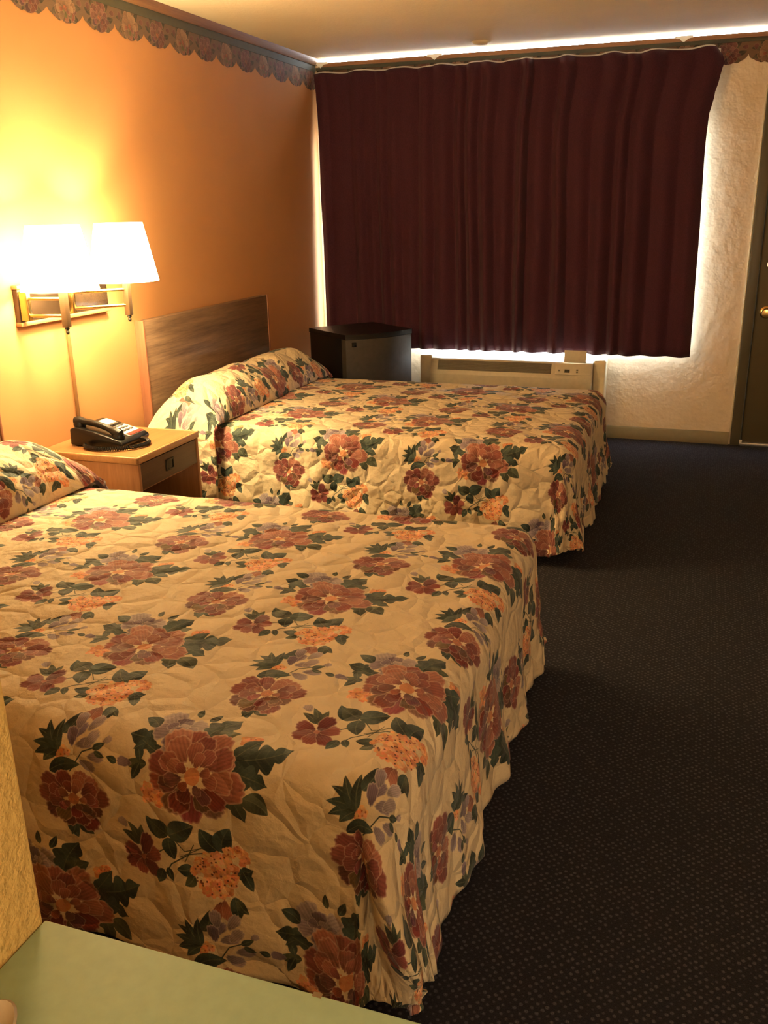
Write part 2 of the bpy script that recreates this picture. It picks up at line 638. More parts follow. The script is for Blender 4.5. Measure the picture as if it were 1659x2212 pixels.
def border_image():
    """two garden roses a repeat, with leaves between"""
    c = Cloth(0.452, 0.150, 900, (0.22, 0.145, 0.09), [(0, 0)])
    c.a *= (1 + 0.1 * c.noise)[..., None]
    R_ = math.radians
    tan = [(0.40, 0.25, 0.15), (0.32, 0.19, 0.11), (0.44, 0.29, 0.18)]
    mau = [(0.25, 0.115, 0.095), (0.32, 0.16, 0.13), (0.20, 0.085, 0.075)]
    for x0, cols in ((0.113, mau), (0.339, tan)):
        for a in range(0, 360, 40):
            c.leaf(x0 + 0.05 * math.cos(R_(a)), 0.07 + 0.035 * math.sin(R_(a)), R_(a + 10), 0.055, 0.013, (0.09, 0.075, 0.045), vein=(.2, .17, .1))
        for k in range(4):
            c.petal(x0 + 0.075 * (-1) ** k, 0.10 - 0.04 * k / 2, R_(90 * k), 0.034, 0.016, random.choice(mau), (0.5, .36, .25))
        c.peony(x0, 0.068, 0.062, cols, (0.62, 0.46, 0.33), (0.30, 0.12, 0.07), n=(9, 8, 6, 4))
    c.a *= np.array([0.68, 0.58, 0.52])
    return c.image('printed rose border')


def cloth_mat(name, img, quilt=True):
    q = NT(name)
    tc = q.n('ShaderNodeTexCoord')
    ti = q.n('ShaderNodeTexImage')
    ti.image = img
    ti.extension = 'REPEAT'
    q.l(tc.outputs['UV'], ti.inputs[0])
    q.l(ti.outputs[0], q.b.inputs['Base Color'])
    q.b.inputs['Roughness'].default_value = 0.72
    q.b.inputs['Specular IOR Level'].default_value = 0.25
    q.b.inputs['Sheen Weight'].default_value = 0.1
    if quilt:
        mp = q.n('ShaderNodeMapping')
        mp.inputs['Scale'].default_value = (TW, TH, 1)
        q.l(tc.outputs['UV'], mp.inputs[0])
        wn = q.n('ShaderNodeTexNoise')
        wn.inputs['Scale'].default_value = 9.0
        q.l(mp.outputs[0], wn.inputs['Vector'])
        sc = q.n('ShaderNodeVectorMath', operation='SCALE')
        sc.inputs['Scale'].default_value = 0.06
        q.l(wn.outputs['Color'], sc.inputs[0])
        ad = q.n('ShaderNodeVectorMath', operation='ADD')
        q.l(mp.outputs[0], ad.inputs[0])
        q.l(sc.outputs[0], ad.inputs[1])
        vo = q.n('ShaderNodeTexVoronoi', feature='DISTANCE_TO_EDGE')
        vo.inputs['Scale'].default_value = 11.0
        q.l(ad.outputs[0], vo.inputs['Vector'])
        h = q.ramp(vo.outputs['Distance'], [(0.0, (0, 0, 0)), (0.16, (0.55, 0.55, 0.55)), (0.32, (0.9, 0.9, 0.9)), (0.6, (1, 1, 1))])
        n1 = q.bump(h, 0.75, 0.013)
        f = q.noise(mp.outputs[0], 55.0, 4, 0.6)
        n2 = q.bump(f, 0.40, 0.010, n1)
        f2 = q.noise(mp.outputs[0], 16.0, 2, 0.6)
        q.bump(f2, 0.45, 0.022, n2)
    return q.m


M = {}
M['left_wall'] = plaster('tan wall', (0.54, 0.260, 0.108), peel=90, big=5, s1=0.05, s2=0.04)
M['back_wall'] = plaster('cream plaster', (0.76, 0.61, 0.43), peel=34, big=11, s1=0.45, s2=0.55)
M['near_wall'] = plaster('yellow plaster', (0.66, 0.43, 0.14), peel=230, big=70, s1=0.40, s2=0.25)
M['ceiling'] = plaster('ceiling paint', (0.88, 0.74, 0.54), peel=180, big=40, s1=0.25, s2=0.1)
M['carpet'] = carpet()
M['walnut'] = wood('walnut laminate', (0.085, 0.050, 0.032), (0.28, 0.175, 0.11), 'Y')
M['oak'] = wood('oak', (0.36, 0.18, 0.075), (0.56, 0.31, 0.13), 'Y', 1.6)
M['oak_x'] = wood('oak side', (0.25, 0.115, 0.05), (0.40, 0.19, 0.085), 'Z', 1.6)
M['end_strip'] = wood('end strip', (0.22, 0.085, 0.045), (0.34, 0.14, 0.075), 'Z', 1.2)  # warmer tone of the lamp-lit headboard end, put into the wood colour
M['drawer'] = wood('drawer front', (0.075, 0.042, 0.025), (0.13, 0.075, 0.043), 'Y', 1.2)
M['wood_trim'] = wood('wood moulding', (0.16, 0.075, 0.035), (0.30, 0.15, 0.075), 'X', 1.0)
M['brass'] = plain('brass', (0.80, 0.55, 0.22), 0.22, 1.0)
M['old_brass'] = plain('aged brass', (0.030, 0.028, 0.018), 0.4, 0.4)
M['chrome'] = plain('steel', (0.72, 0.72, 0.72), 0.2, 1.0)
M['black_plastic'] = plain('black plastic', (0.009, 0.0085, 0.008), 0.3, spec=0.35)
M['black_enamel'] = plain('black enamel', (0.006, 0.0055, 0.0065), 0.4, spec=0.3)
M['steel_door'] = plain('brushed door', (0.07, 0.062, 0.055), 0.45, 0.5, var=0.1)
M['white_plastic'] = plain('white plastic', (0.78, 0.77, 0.72), 0.4)
M['beige_plastic'] = plain('beige plastic', (0.60, 0.52, 0.38), 0.42)
M['grille'] = plain('grille slats', (0.16, 0.135, 0.095), 0.5)
M['dark'] = plain('dark display', (0.012, 0.012, 0.012), 0.2)
M['red'] = plain('red strip', (0.50, 0.03, 0.02), 0.4)
M['grey_key'] = plain('grey keys', (0.16, 0.15, 0.15), 0.5)
M['green_lam'] = plain('green laminate', (0.36, 0.49, 0.33), 0.5, spec=0.3, var=0.05, vscale=60)
M['green_strip'] = plain('dark green paper', (0.075, 0.070, 0.042), 0.7)
M['door'] = plain('olive door paint', (0.085, 0.068, 0.035), 0.42, var=0.08, vscale=5)
M['frame'] = plain('olive frame paint', (0.095, 0.080, 0.048), 0.4, var=0.08, vscale=5)
M['base'] = plain('baseboard paint', (0.22, 0.17, 0.08), 0.45)
M['cream_trim'] = plain('cream paint', (0.72, 0.62, 0.42), 0.5)
M['caulk'] = plain('white caulk', (0.85, 0.84, 0.80), 0.6)
M['alu'] = plain('aluminium', (0.55, 0.55, 0.54), 0.35, 0.9)
M['mirror_plate'] = plain('smoked plate', (0.05, 0.03, 0.018), 0.16, 0.2)
M['socket'] = plain('post wood', (0.10, 0.055, 0.025), 0.4)
M['cordgrey'] = plain('cord cover', (0.24, 0.115, 0.04), 0.5)
M['mattress'] = plain('mattress ticking', (0.6, 0.57, 0.5), 0.8)
M['soap'] = plain('bisque china', (0.42, 0.32, 0.20), 0.45)
M['stain'] = plain('brown stain', (0.20, 0.13, 0.06), 0.5)
M['outside'] = plain('concrete walk', (0.5, 0.49, 0.46), 0.8)


def shade_mat():
    q = NT('lamp shade linen')
    out = q.t.nodes['Material Output']
    tr = q.n('ShaderNodeBsdfTranslucent')
    tr.inputs[0].default_value = (0.95, 0.92, 0.84, 1)
    df = q.n('ShaderNodeBsdfDiffuse')
    df.inputs[0].default_value = (0.85, 0.80, 0.68, 1)
    mx = q.n('ShaderNodeMixShader')
    mx.inputs[0].default_value = 0.22
    q.l(tr.outputs[0], mx.inputs[1])
    q.l(df.outputs[0], mx.inputs[2])
    em = q.n('ShaderNodeEmission')
    em.inputs[0].default_value = (*WARM, 1)
    em.inputs[1].default_value = SHADE
    ad = q.n('ShaderNodeAddShader')
    q.l(mx.outputs[0], ad.inputs[0])
    q.l(em.outputs[0], ad.inputs[1])
    q.l(ad.outputs[0], out.inputs[0])
    return q.m


def bulb_mat():
    q = NT('lit bulb')
    out = q.t.nodes['Material Output']
    e = q.n('ShaderNodeEmission')
    e.inputs[0].default_value = (*WARM, 1)
    e.inputs[1].default_value = BULB
    q.l(e.outputs[0], out.inputs[0])
    return q.m


def glass_mat():
    q = NT('window glass')
    out = q.t.nodes['Material Output']
    t = q.n('ShaderNodeBsdfTransparent')
    t.inputs[0].default_value = (0.95, 0.97, 0.97, 1)
    g = q.n('ShaderNodeBsdfGlossy')
    g.inputs['Roughness'].default_value = 0.02
    mx = q.n('ShaderNodeMixShader')
    mx.inputs[0].default_value = 0.06
    q.l(t.outputs[0], mx.inputs[1])
    q.l(g.outputs[0], mx.inputs[2])
    q.l(mx.outputs[0], out.inputs[0])
    return q.m


def curtain_mat():
    q = NT('maroon drapery')
    v = q.world((260, 260, 120))
    f = q.noise(v, 1.0, 2)
    q.l(q.ramp(f, [(0.3, (0.043, 0.0095, 0.020)), (0.7, (0.066, 0.0155, 0.033))]), q.b.inputs['Base Color'])
    q.b.inputs['Roughness'].default_value = 0.75
    q.b.inputs['Specular IOR Level'].default_value = 0.2
    q.b.inputs['Sheen Weight'].default_value = 0.12
    q.b.inputs['Sheen Roughness'].default_value = 0.5
    q.bump(f, 0.15, 0.002)
    return q.m


M['shade'] = shade_mat()
M['bulb'] = bulb_mat()
M['glass'] = glass_mat()
M['curtain'] = curtain_mat()
M['lining'] = plain('white curtain lining', (0.74, 0.73, 0.70), 0.8)
FLORAL = cloth_mat('quilted floral bedspread', floral_image())
BORDER = cloth_mat('rose wallpaper border', border_image(), quilt=False)

# ------------------------------------------------------------------ the room
D = 6.045          # back wall
CEIL = 2.400
RX = 4.30          # right wall
BY = -2.2          # wall behind the camera
T = 0.12


def struct(name, mb, mat, **k):
    return tag(mb.build(name, mat, None, **k), kind='structure')


struct('floor', MB().box((-T, BY - T, -0.10), (RX + T, D + T, 0.0)), M['carpet'], smooth_=False)
struct('ceiling', MB().box((-T, BY - T, CEIL), (RX + T, D + 0.004, CEIL + 0.08)), M['ceiling'], smooth_=False)
struct('wall_left', MB().box((-T, BY - T, 0), (0, D + T, CEIL)), M['left_wall'], smooth_=False)
struct('wall_right', MB().box((RX, BY - T, 0), (RX + T, D + T, CEIL)), M['back_wall'], smooth_=False)
struct('wall_front', MB().box((-T, BY - T, 0), (RX + T, BY, CEIL)), M['near_wall'], smooth_=False)

WX0, WX1, WZ0, WZ1 = 0.07, 2.44, 0.475, 1.92
WB0, WB1, WS = 0.80, 1.93, 0.605     # the low bay behind the air conditioner, and the sill beside it
DX0, DX1, DZ1 = 2.835, 3.70, 2.03
WT = 2.374          # top of the window wall: a narrow open joint is left under the ceiling
b = MB()
b.box((0, D, 0), (WX0, D + T, WT))
b.box((WX0, D, 0), (WX1, D + T, WZ0))
b.box((WX0, D, WZ0), (WB0, D + T, WS))
b.box((WB1, D, WZ0), (WX1, D + T, WS))
b.box((WX0, D, WZ1), (WX1, D + T, WT))
b.box((WX1, D, 0), (DX0, D + T, WT))
b.box((DX0, D, DZ1), (DX1, D + T, WT))
b.box((DX1, D, 0), (RX, D + T, WT))
struct('wall_back', b, M['back_wall'], smooth_=False)

# the bathroom block whose corner stands at the lower left
PX, PYE = 1.944, 0.588
b = MB()
b.box((PX - 0.12, BY, 0), (PX, PYE, CEIL), 0.006)
struct('wall_partition', b, M['near_wall'])
b = MB()
b.box((0, PYE - 0.12, 0), (PX - 0.1205, PYE - 0.012, CEIL))
struct('wall_bathroom', b, M['near_wall'], smooth_=False)

# window
wn = thing('window_1', ((WX0 + WX1) / 2, D + 0.06, WZ0), kind='structure')
b = MB()
f_ = 0.035
b.box((WX0, D + 0.05, WS), (WB0, D + 0.10, WS + f_), 0.004)
b.box((WB1, D + 0.05, WS), (WX1, D + 0.10, WS + f_), 0.004)
b.box((WB0, D + 0.05, WZ0), (WB1, D + 0.10, WZ0 + f_), 0.004)
b.box((WX0, D + 0.05, WZ1 - f_), (WX1, D + 0.10, WZ1), 0.004)
b.box((WX0, D + 0.05, WS), (WX0 + f_, D + 0.10, WZ1), 0.004)
b.box((WX1 - f_, D + 0.05, WS), (WX1, D + 0.10, WZ1), 0.004)
b.box((1.225, D + 0.05, WZ0), (1.262, D + 0.10, WZ1), 0.004)
b.build('window_frame', M['alu'], wn)
MB().box((WX0 + f_, D + 0.072, WS + f_), (1.225, D + 0.076, WZ1 - f_)).build('glass_pane', M['glass'], wn, smooth_=False)
MB().box((1.262, D + 0.072, WS + f_), (WX1 - f_, D + 0.076, WZ1 - f_)).build('glass_pane', M['glass'], wn, smooth_=False)
MB().box((WB0, D + 0.072, WZ0 + f_), (WB1, D + 0.076, WS + f_)).build('glass_pane', M['glass'], wn, smooth_=False)
struct('ground_outside', MB().box((-5, D + T + 0.01, -0.25), (10, D + 9, -0.12)), M['outside'], smooth_=False)

# door with its frame
dr = thing('door_1', ((DX0 + DX1) / 2, D, 0), kind='structure')
FX0 = 2.778
b = MB()
b.box((FX0, D - 0.022, 0), (DX0, D + 0.05, DZ1 + 0.075), 0.004)
b.box((DX0, D - 0.022, DZ1), (DX1 + 0.075, D + 0.05, DZ1 + 0.075), 0.004)
b.box((DX1, D - 0.022, 0), (DX1 + 0.075, D + 0.05, DZ1), 0.004)
b.box((FX0, D + 0.051, 0), (DX0 + 0.02, D + 0.065, DZ1 + 0.07))
b.box((DX0 - 0.01, D + 0.051, DZ1 - 0.02), (DX1 + 0.07, D + 0.065, DZ1 + 0.07))
b.box((DX1 - 0.02, D + 0.051, 0), (DX1 + 0.07, D + 0.065, DZ1))
b.build('door_frame', M['frame'], dr)
MB().box((DX0 + 0.006, D - 0.004, 0.022), (DX1 - 0.006, D + 0.042, DZ1 - 0.006), 0.003).build('door_leaf', M['door'], dr)
MB().box((DX0, D - 0.03, 0.0), (DX1, D + 0.06, 0.0225), 0.005).build('threshold', M['alu'], dr)
kz, kx = 0.835, 2.902
k = MB().lathe([(0, 0), (0.036, 0), (0.036, 0.005), (0.030, 0.010), (0.013, 0.014), (0.012, 0.034), (0.020, 0.040), (0.029, 0.052), (0.030, 0.062), (0.024, 0.072), (0, 0.075)],
               (kx, D - 0.004, kz), '-Y', 28).build('door_knob', M['brass'], dr)
MB().lathe([(0, 0), (0.030, 0), (0.030, 0.008), (0.024, 0.016), (0, 0.016)], (2.902, D - 0.004, 1.117), '-Y', 24).build('deadbolt', M['chrome'], dr)
MB().box((DX0 - 0.004, D - 0.030, 0.014), (DX0 + 0.012, D - 0.022, 0.040), 0.002).build('weather_strip', M['white_plastic'], dr)
# bead of paint where wall meets frame
struct('trim_1', MB().box((FX0 - 0.010, D - 0.014, 0.08), (FX0 - 0.0005, D - 0.0002, 2.10), 0.003), M['cream_trim'])

struct('baseboard_back', MB().prism([(D - 0.016, 0.0), (D - 0.016, 0.068), (D - 0.006, 0.080), (D - 0.0005, 0.080), (D - 0.0005, 0.0)], 0, 1.98, FX0 - 0.012), M['base'])
struct('baseboard_left', MB().prism([(0.0005, 0.0), (0.016, 0.0), (0.016, 0.068), (0.006, 0.080), (0.0005, 0.080)], 1, PYE + 0.01, D - 0.02), M['base'])

# wooden moulding, green strip and scalloped rose border
struct('trim_2', MB().prism([(0.0005, 2.362), (0.012, 2.362), (0.020, 2.378), (0.028, CEIL - 0.0005), (0.0005, CEIL - 0.0005)], 1, PYE + 0.005, D - 0.0005), wood('crown moulding', (0.15, 0.07, 0.034), (0.29, 0.145, 0.07), 'Y'))
struct('trim_3', MB().prism([(D - 0.016, 2.350), (D - 0.0005, 2.350), (D - 0.0005, WT - 0.0005), (D - 0.016, WT - 0.0005)], 0, 0.030, RX), M['wood_trim'])
struct('trim_4', MB().box((0.0005, PYE, 2.324), (0.005, D - 0.006, 2.3615)), M['green_strip'], smooth_=False)
struct('trim_5', MB().box((0.006, D - 0.006, 2.330), (RX, D - 0.0005, 2.3495)), M['green_strip'], smooth_=False)


def scallop(axis, a0, a1, zt, zb, per=0.226, phase=0.0):
    """paper border with a lobed lower edge; 1.5 mm thick"""
    b_ = MB()
    n = int((a1 - a0) / 0.008)
    for th in (0.0006, 0.0022):
        P_, U_ = [], []
        for r in range(5):
            row, ur = [], []
            for i in range(n + 1):
                a = a0 + (a1 - a0) * i / n
                ph = ((a - phase) / per) % 1.0
                lob = math.sqrt(max(0.0, 1 - ((ph - 0.5) / 0.5) ** 2))
                lob = 0.52 + 0.46 * lob + 0.018 * math.sin(ph * 2 * PI * 4 + 1.0) * (0.3 + lob) + 0.012 * math.sin(ph * 2 * PI * 7)
                z = zt - (zt - zb) * lob * r / 4
                row.append((th, a, z) if axis == 1 else (a, D - th, z))
                ur.append(((a - phase) / (per * 2), (z - zb + 0.012) / 0.150))
            P_.append(row)
            U_.append(ur)
        b_.grid(P_, U_)
    return b_


struct('trim_6', scallop(1, PYE + 0.01, D - 0.01, 2.3238, 2.208, phase=3.575), BORDER)
struct('trim_7', scallop(0, 0.012, RX - 0.01, 2.3298, 2.215, phase=2.43), BORDER)

# old white caulk smeared over the joint below the ceiling
b = MB()
for cx in (0.045, 0.815, 2.30):
    n0 = 9
    pts = []
    for i in range(n0):
        pts.append((cx - 0.05 + 0.1 * i / (n0 - 1), WT + 0.006))
    for i in range(n0):
        t_ = 1 - i / (n0 - 1)
        pts.append((cx - 0.05 + 0.1 * t_, WT - 0.004 - 0.022 * math.exp(-((t_ - 0.5) / 0.18) ** 2) - 0.004 * random.random()))
    b.prism(pts, 1, D - 0.020, D - 0.0162)
struct('trim_8', b, M['caulk'])
b = MB()
b.lathe([(0, -0.016), (0.03, -0.016), (0.05, -0.010), (0.058, -0.0005), (0, -0.0005)], (1.157, 5.84, CEIL), n=28)
tag(b.build('ceiling_cap', M['ceiling']), 'small round cover plate on the ceiling near the curtain', 'ceiling cap')

# ------------------------------------------------------------------ curtain
ct = thing('curtain', (1.25, 5.95, 0.56), 'wide pleated maroon curtain covering the window up to the ceiling border', 'curtain')
xs_l = [(0.56, 0.050), (1.2, 0.046), (1.60, 0.036), (1.91, 0.036), (2.05, 0.032), (2.18, 0.026), (2.30, 0.016)]
xs_r = [(0.56, 2.487), (1.2, 2.480), (1.80, 2.468), (1.94, 2.472), (2.05, 2.492), (2.15, 2.514), (2.24, 2.532), (2.30, 2.515)]


def lerp(tab, z):
    if z <= tab[0][0]:
        return tab[0][1]
    for (a, va), (b_, vb) in zip(tab[:-1], tab[1:]):
        if z <= b_:
            t_ = smooth(0, 1, (z - a) / (b_ - a)) if b_ > a else 0
            return va + (vb - va) * t_
    return tab[-1][1]


folds = []
x_ = 0.0
while x_ < 1.0:
    wd_ = random.uniform(0.030, 0.062)
    folds.append((x_, wd_, random.uniform(0.55, 1.0), random.uniform(-0.5, 0.5)))
    x_ += wd_
tot = x_


def fold_y(s, z):
    """depth of the fold (towards the room) at fraction s of the width"""
    q = s * tot
    for i, (a, wd_, am, sk) in enumerate(folds):
        if a <= q < a + wd_ or i == len(folds) - 1:
            t_ = (q - a) / wd_
            break
    t_ = min(max(t_, 0), 1)
    t_ = t_ ** (1 + 0.45 * sk)
    prof = (0.5 - 0.5 * math.cos(2 * PI * t_)) ** 0.72
    side = 0.50 + 0.60 * smooth(0.15, 0.55, s)
    hgt = 0.75 + 0.5 * smooth(2.2, 0.8, z) if z < 2.2 else 0.75
    pin = 1.0
    return 0.050 * am * prof * side * hgt * pin + 0.006 * math.sin(5.3 * s + 2.2 * z)


NX, NZ = 760, 46
CY = 5.972


def curtain_sheet(dy, z0, scale=1.0, inset=0.0, ztop=2.302):
    P_ = []
    for j in range(NZ + 1):
        z = z0 + (ztop - z0) * j / NZ
        xl, xr = lerp(xs_l, z) + inset, lerp(xs_r, z) - inset
        row = []
        for i in range(NX + 1):
            s = i / NX
            sw = s + 0.004 * math.sin(1.7 * z + 23 * s) * math.sin(PI * s) * (2.3 - z)
            y = CY + dy - scale * fold_y(min(max(sw, 0), 1), z)
            # ends of the curtain turn back to the wall
            zz = z
            if j == NZ:
                zz += 0.006 * math.sin(s * 60)
            if s > 0.985:
                zz -= smooth(0.985, 1.0, s) * 0.03 * smooth(2.2, 2.3, z)
            row.append((xl + (xr - xl) * s, y, zz))
        P_.append(row)
    return MB().grid(P_)


o = curtain_sheet(0.0, 0.560).build('drapery', M['curtain'], ct, angle=180)
md = o.modifiers.new('thickness', 'SOLIDIFY')
md.thickness = 0.003
md.offset = -1
o = curtain_sheet(0.012, 0.568, 0.9, 0.008, 2.311).build('lining', M['lining'], ct, angle=180)
o['label'] = 'white backing cloth'
b = MB()
b.box((0.014, CY + 0.022, 2.275), (2.505, CY + 0.040, 2.300), 0.004)
b.build('curtain_track', M['white_plastic'], ct)

# ------------------------------------------------------------------ beds
RE = 0.085


def bed_sheet(x0, x1, y0, y1, h, L, anchor, seed, ear=1.0, step=0.0125):
    """quilted spread with a flat top, draped over both sides and the foot"""
    xt, ya, yb = x1 - RE, y0 + RE, y1 - RE
    arc = RE * PI / 2

    def drop(s):
        if s < arc:
            return RE * math.sin(s / RE), -RE * (1 - math.cos(s / RE))
        q = s - arc
        fl = 0.03 * q + 0.14 * q * q
        return RE + fl, -RE - q * 0.985

    def nz(x, y, f, k):
        return noise.noise(Vector((x * f + seed * 13.7, y * f, k)))
    na = int((xt + L - x0) / step)
    nb = int((yb - ya + 2 * L) / step)
    P_, U_ = [], []
    for i in range(nb + 1):
        bb = ya - L + (yb - ya + 2 * L) * i / nb
        row, ur = [], []
        for j in range(na + 1):
            aa = x0 + (xt + L - x0) * j / na
            dx = max(0.0, aa - xt)
            dy = max(0.0, ya - bb, bb - yb)
            sg = -1 if bb < (ya + yb) / 2 else 1
            bx, by = min(aa, xt), min(max(bb, ya), yb)
            if dx == 0 and dy == 0:
                n_ = 0.009 * nz(aa, bb, 7, 0) + 0.007 * nz(aa, bb, 2.5, 3)
                crown = 0.012 * math.sin(PI * (bb - ya) / (yb - ya)) * min(1, (xt - aa) / 0.3)
                p = (aa, bb, h + n_ + crown)
                uv = (aa, bb)
            else:
                if dx > 0 and dy > 0:
                    s = (dx ** 4 + dy ** 4) ** 0.25
                    s = min(s, L)
                    th = math.atan2(dy, dx)
                    cx, cy = math.cos(th), sg * math.sin(th)
                    corner = math.sin(2 * th)
                    per = 0.0
                    ang = th
                else:
                    s = dx + dy
                    cx, cy = (1, 0) if dx > 0 else (0, sg)
                    corner = 0.0
                    ang = 0.0 if dx > 0 else PI / 2
                o_, z_ = drop(s)
                wgt = smooth(0.08, L, s)
                per = (bb if dx > 0 and dy == 0 else aa if dy > 0 and dx == 0 else 0)
                if corner > 0:
                    o_ += corner * ((0.030 if sg < 0 else 0.008) * wgt + 0.024 * wgt * math.sin(ang * 8.0 + seed))
                    z_ += corner * 0.05 * smooth(0.3, L, s)
                    a0 = 1.28 - 1.5 * max(0.0, s - 0.16)
                    fw2 = smooth(0.10, 0.26, s) * (1 - 0.6 * smooth(0.40, 0.53, s)) * (ear if sg < 0 else 0.0)
                    o_ += fw2 * (0.050 * math.exp(-((ang - a0 + 0.10) / 0.20) ** 2) - 0.035 * math.exp(-((ang - a0 - 0.20) / 0.11) ** 2))
                else:
                    o_ += wgt * ((0.013 * math.sin(per * 19 + seed + 1.5 * nz(per, 0, 2, 9)) + (0.0045 * math.sin(per * 63 + 2 * nz(per, s, 3, 4)) if dx > 0 else 0.0)) + 0.010 * nz(per, s, 3.0, 5))
                o_ += 0.010 * nz(aa, bb, 9, 1) * smooth(0, 0.06, s)
                p = (bx + cx * o_, by + cy * o_, max(0.022, h + z_ + 0.004 * nz(aa, bb, 14, 2)))
                uv = (bx + cx * s, by + cy * s)
            row.append(p)
            ur.append(((uv[0] - anchor[0]) / TW, (uv[1] - anchor[1]) / TH))
        P_.append(row)
        U_.append(ur)
    return MB().grid(P_, U_)


def pillow_sheet(x0, x1, y0, y1, h, hp, L, anchor, seed, tuck=0.05):
    """the head end of the spread laid over the pillows, its front rolled under"""
    ya, yb = y0 + RE * 0.4, y1 - RE * 0.4
    prof = []
    n = 30
    Wp = x1 - x0
    for i in range(n + 1):
        t_ = i / n
        ang = PI * (1 - t_) * 1.12 - PI * 0.12
        prof.append((x0 + Wp / 2 + Wp / 2 * math.cos(ang), math.sin(ang)))
    # cumulative length for the print
    P_, U_ = [], []
    nb = 190
    for i in range(nb + 1):
        bb = ya - L + (yb - ya + 2 * L) * i / nb
        dy = max(0.0, ya - bb, bb - yb)
        sg = -1 if bb < (ya + yb) / 2 else 1
        by = min(max(bb, ya), yb)
        near = min(bb - ya, yb - bb)
        # height of the pillow under the cloth, tapering to its ends
        t_ = max(0.0, near + 0.07) / 0.30
        bul = (math.sin(min(1.0, t_) * PI / 2)) ** 0.75 if t_ > 0 else 0.0
        bul *= 1 - 0.10 * math.exp(-((by - (ya + yb) / 2) / 0.07) ** 2)
        row, ur = [], []
        cum = 0.0
        last = None
        for (px, pz) in prof:
            nn = noise.noise(Vector((px * 6 + seed, bb * 6, 1.3)))
            n2 = noise.noise(Vector((px * 14 + seed, bb * 14, 4.1)))
            H = (hp - h) * bul
            z = h + 0.012 + (H if pz >= 0 else 0.02) * pz * (1 + 0.10 * nn) + 0.006 * n2
            x = px + 0.010 * nn
            y = by
            if dy > 0:
                arc = RE * PI / 2
                if dy < arc:
                    oo, dz = RE * math.sin(dy / RE), -RE * (1 - math.cos(dy / RE))
                else:
                    oo, dz = RE + 0.03 * (dy - arc) + 0.14 * (dy - arc) ** 2, -RE - (dy - arc)
                hz = h + 0.012 + max(0.0, pz) * (hp - h) * bul
                z = hz + dz + 0.004 * n2
                y = by + sg * (oo + 0.008 * nn * smooth(0.05, 0.3, dy) + 0.006)
                fr = smooth(0, 0.2, dy)
                x = x * (1 - fr) + (x0 + Wp * (prof.index((px, pz)) / n)) * fr
            z = max(0.02, z)
            p = Vector((x, y, z))
            if last is not None:
                cum += math.hypot(p.x - last.x, (p.z - last.z) if dy == 0 else 0.0)
            last = p
            row.append(p)
            ur.append(((x0 + cum - anchor[0]) / TW, (bb - anchor[1]) / TH))
        P_.append(row)
        U_.append(ur)
    return MB().grid(P_, U_)


def make_bed(x0, x1, y0, y1, h, anchor, seed, label, ear=1.0):
    t_ = thing('bed', ((x0 + x1) / 2, (y0 + y1) / 2, 0), label, 'bed')
    MB().box((x0 + 0.02, y0 + 0.05, 0.03), (x1 - 0.06, y1 - 0.05, 0.27), 0.03).build('box_spring', M['mattress'], t_)
    MB().box((x0 + 0.02, y0 + 0.04, 0.275), (x1 - 0.05, y1 - 0.04, h - 0.03), 0.06, 4).build('mattress', M['mattress'], t_)
    o_ = bed_sheet(x0, x1, y0, y1, h, 0.528, anchor, seed, ear).build('bedspread', FLORAL, t_, angle=180)
    md_ = o_.modifiers.new('padding', 'SOLIDIFY')
    md_.thickness = 0.012
    md_.offset = -1
    o_ = pillow_sheet(x0 - 0.005, 0.44, y0, y1, h, h + 0.185, 0.44, (anchor[0] + 0.10, anchor[1]), seed).build('pillow_cover', FLORAL, t_, angle=180)
    md_ = o_.modifiers.new('padding', 'SOLIDIFY')
    md_.thickness = 0.010
    md_.offset = -1
    return t_


H_BED = 0.520
make_bed(0.075, 2.103, 1.255, 2.740, H_BED, (1.69, 1.97), 1.0,
         'bed with quilted floral bedspread nearest the camera, in front of the nightstand')
make_bed(0.075, 2.085, 3.67, 5.050, H_BED, (1.06, 3.62), 4.0,
         'second bed with quilted floral bedspread, between the nightstand and the window wall', 0.35)


def headboard(y0, y1, label):
    t_ = thing('headboard', (0.03, (y0 + y1) / 2, 0.30), label, 'headboard')
    MB().box((0.001, y0 + 0.001, 0.30), (0.046, y1 - 0.001, 0.992), 0.003).build('panel', M['walnut'], t_)
    for ya_, yb_ in ((y0 - 0.012, y0), (y1, y1 + 0.012)):
        e = MB().box((0.001, ya_, 0.30), (0.050, yb_, 0.995), 0.003).build('edge_banding', M['end_strip'], t_)
        e['label'] = 'end strip of the headboard, lamp-lit tone put into its colour'
    return t_


headboard(1.30, 2.70, 'brown wooden headboard at the left picture edge, behind the nearest bed')
headboard(3.725, 5.045, 'walnut wooden headboard on the wall behind the bed by the window')

# ------------------------------------------------------------------ nightstand
NZT = 0.560
nx1, ny0, ny1 = 0.472, 2.945, 3.425
ns = thing('nightstand', (0.24, (ny0 + ny1) / 2, 0), 'oak nightstand with one drawer between the two beds', 'nightstand')
b = MB()
b.box((0.003, ny0 + 0.014, NZT - 0.022), (nx1 - 0.014, ny1 - 0.014, NZT - 0.001))
b.build('tabletop', wood('top laminate', (0.26, 0.12, 0.045), (0.42, 0.21, 0.08), 'Y', 0.9, 0.3), ns)
b = MB()
b.box((0.003, ny0, NZT - 0.030), (nx1, ny0 + 0.014, NZT), 0.006, 3)
b.box((0.003, ny1 - 0.014, NZT - 0.030), (nx1, ny1, NZT), 0.006, 3)
b.box((nx1 - 0.014, ny0, NZT - 0.030), (nx1, ny1, NZT), 0.006, 3)
b.build('edging', M['oak'], ns)
b = MB()
b.box((0.003, ny0 + 0.006, 0.0), (nx1 - 0.004, ny0 + 0.024, NZT - 0.031), 0.002)
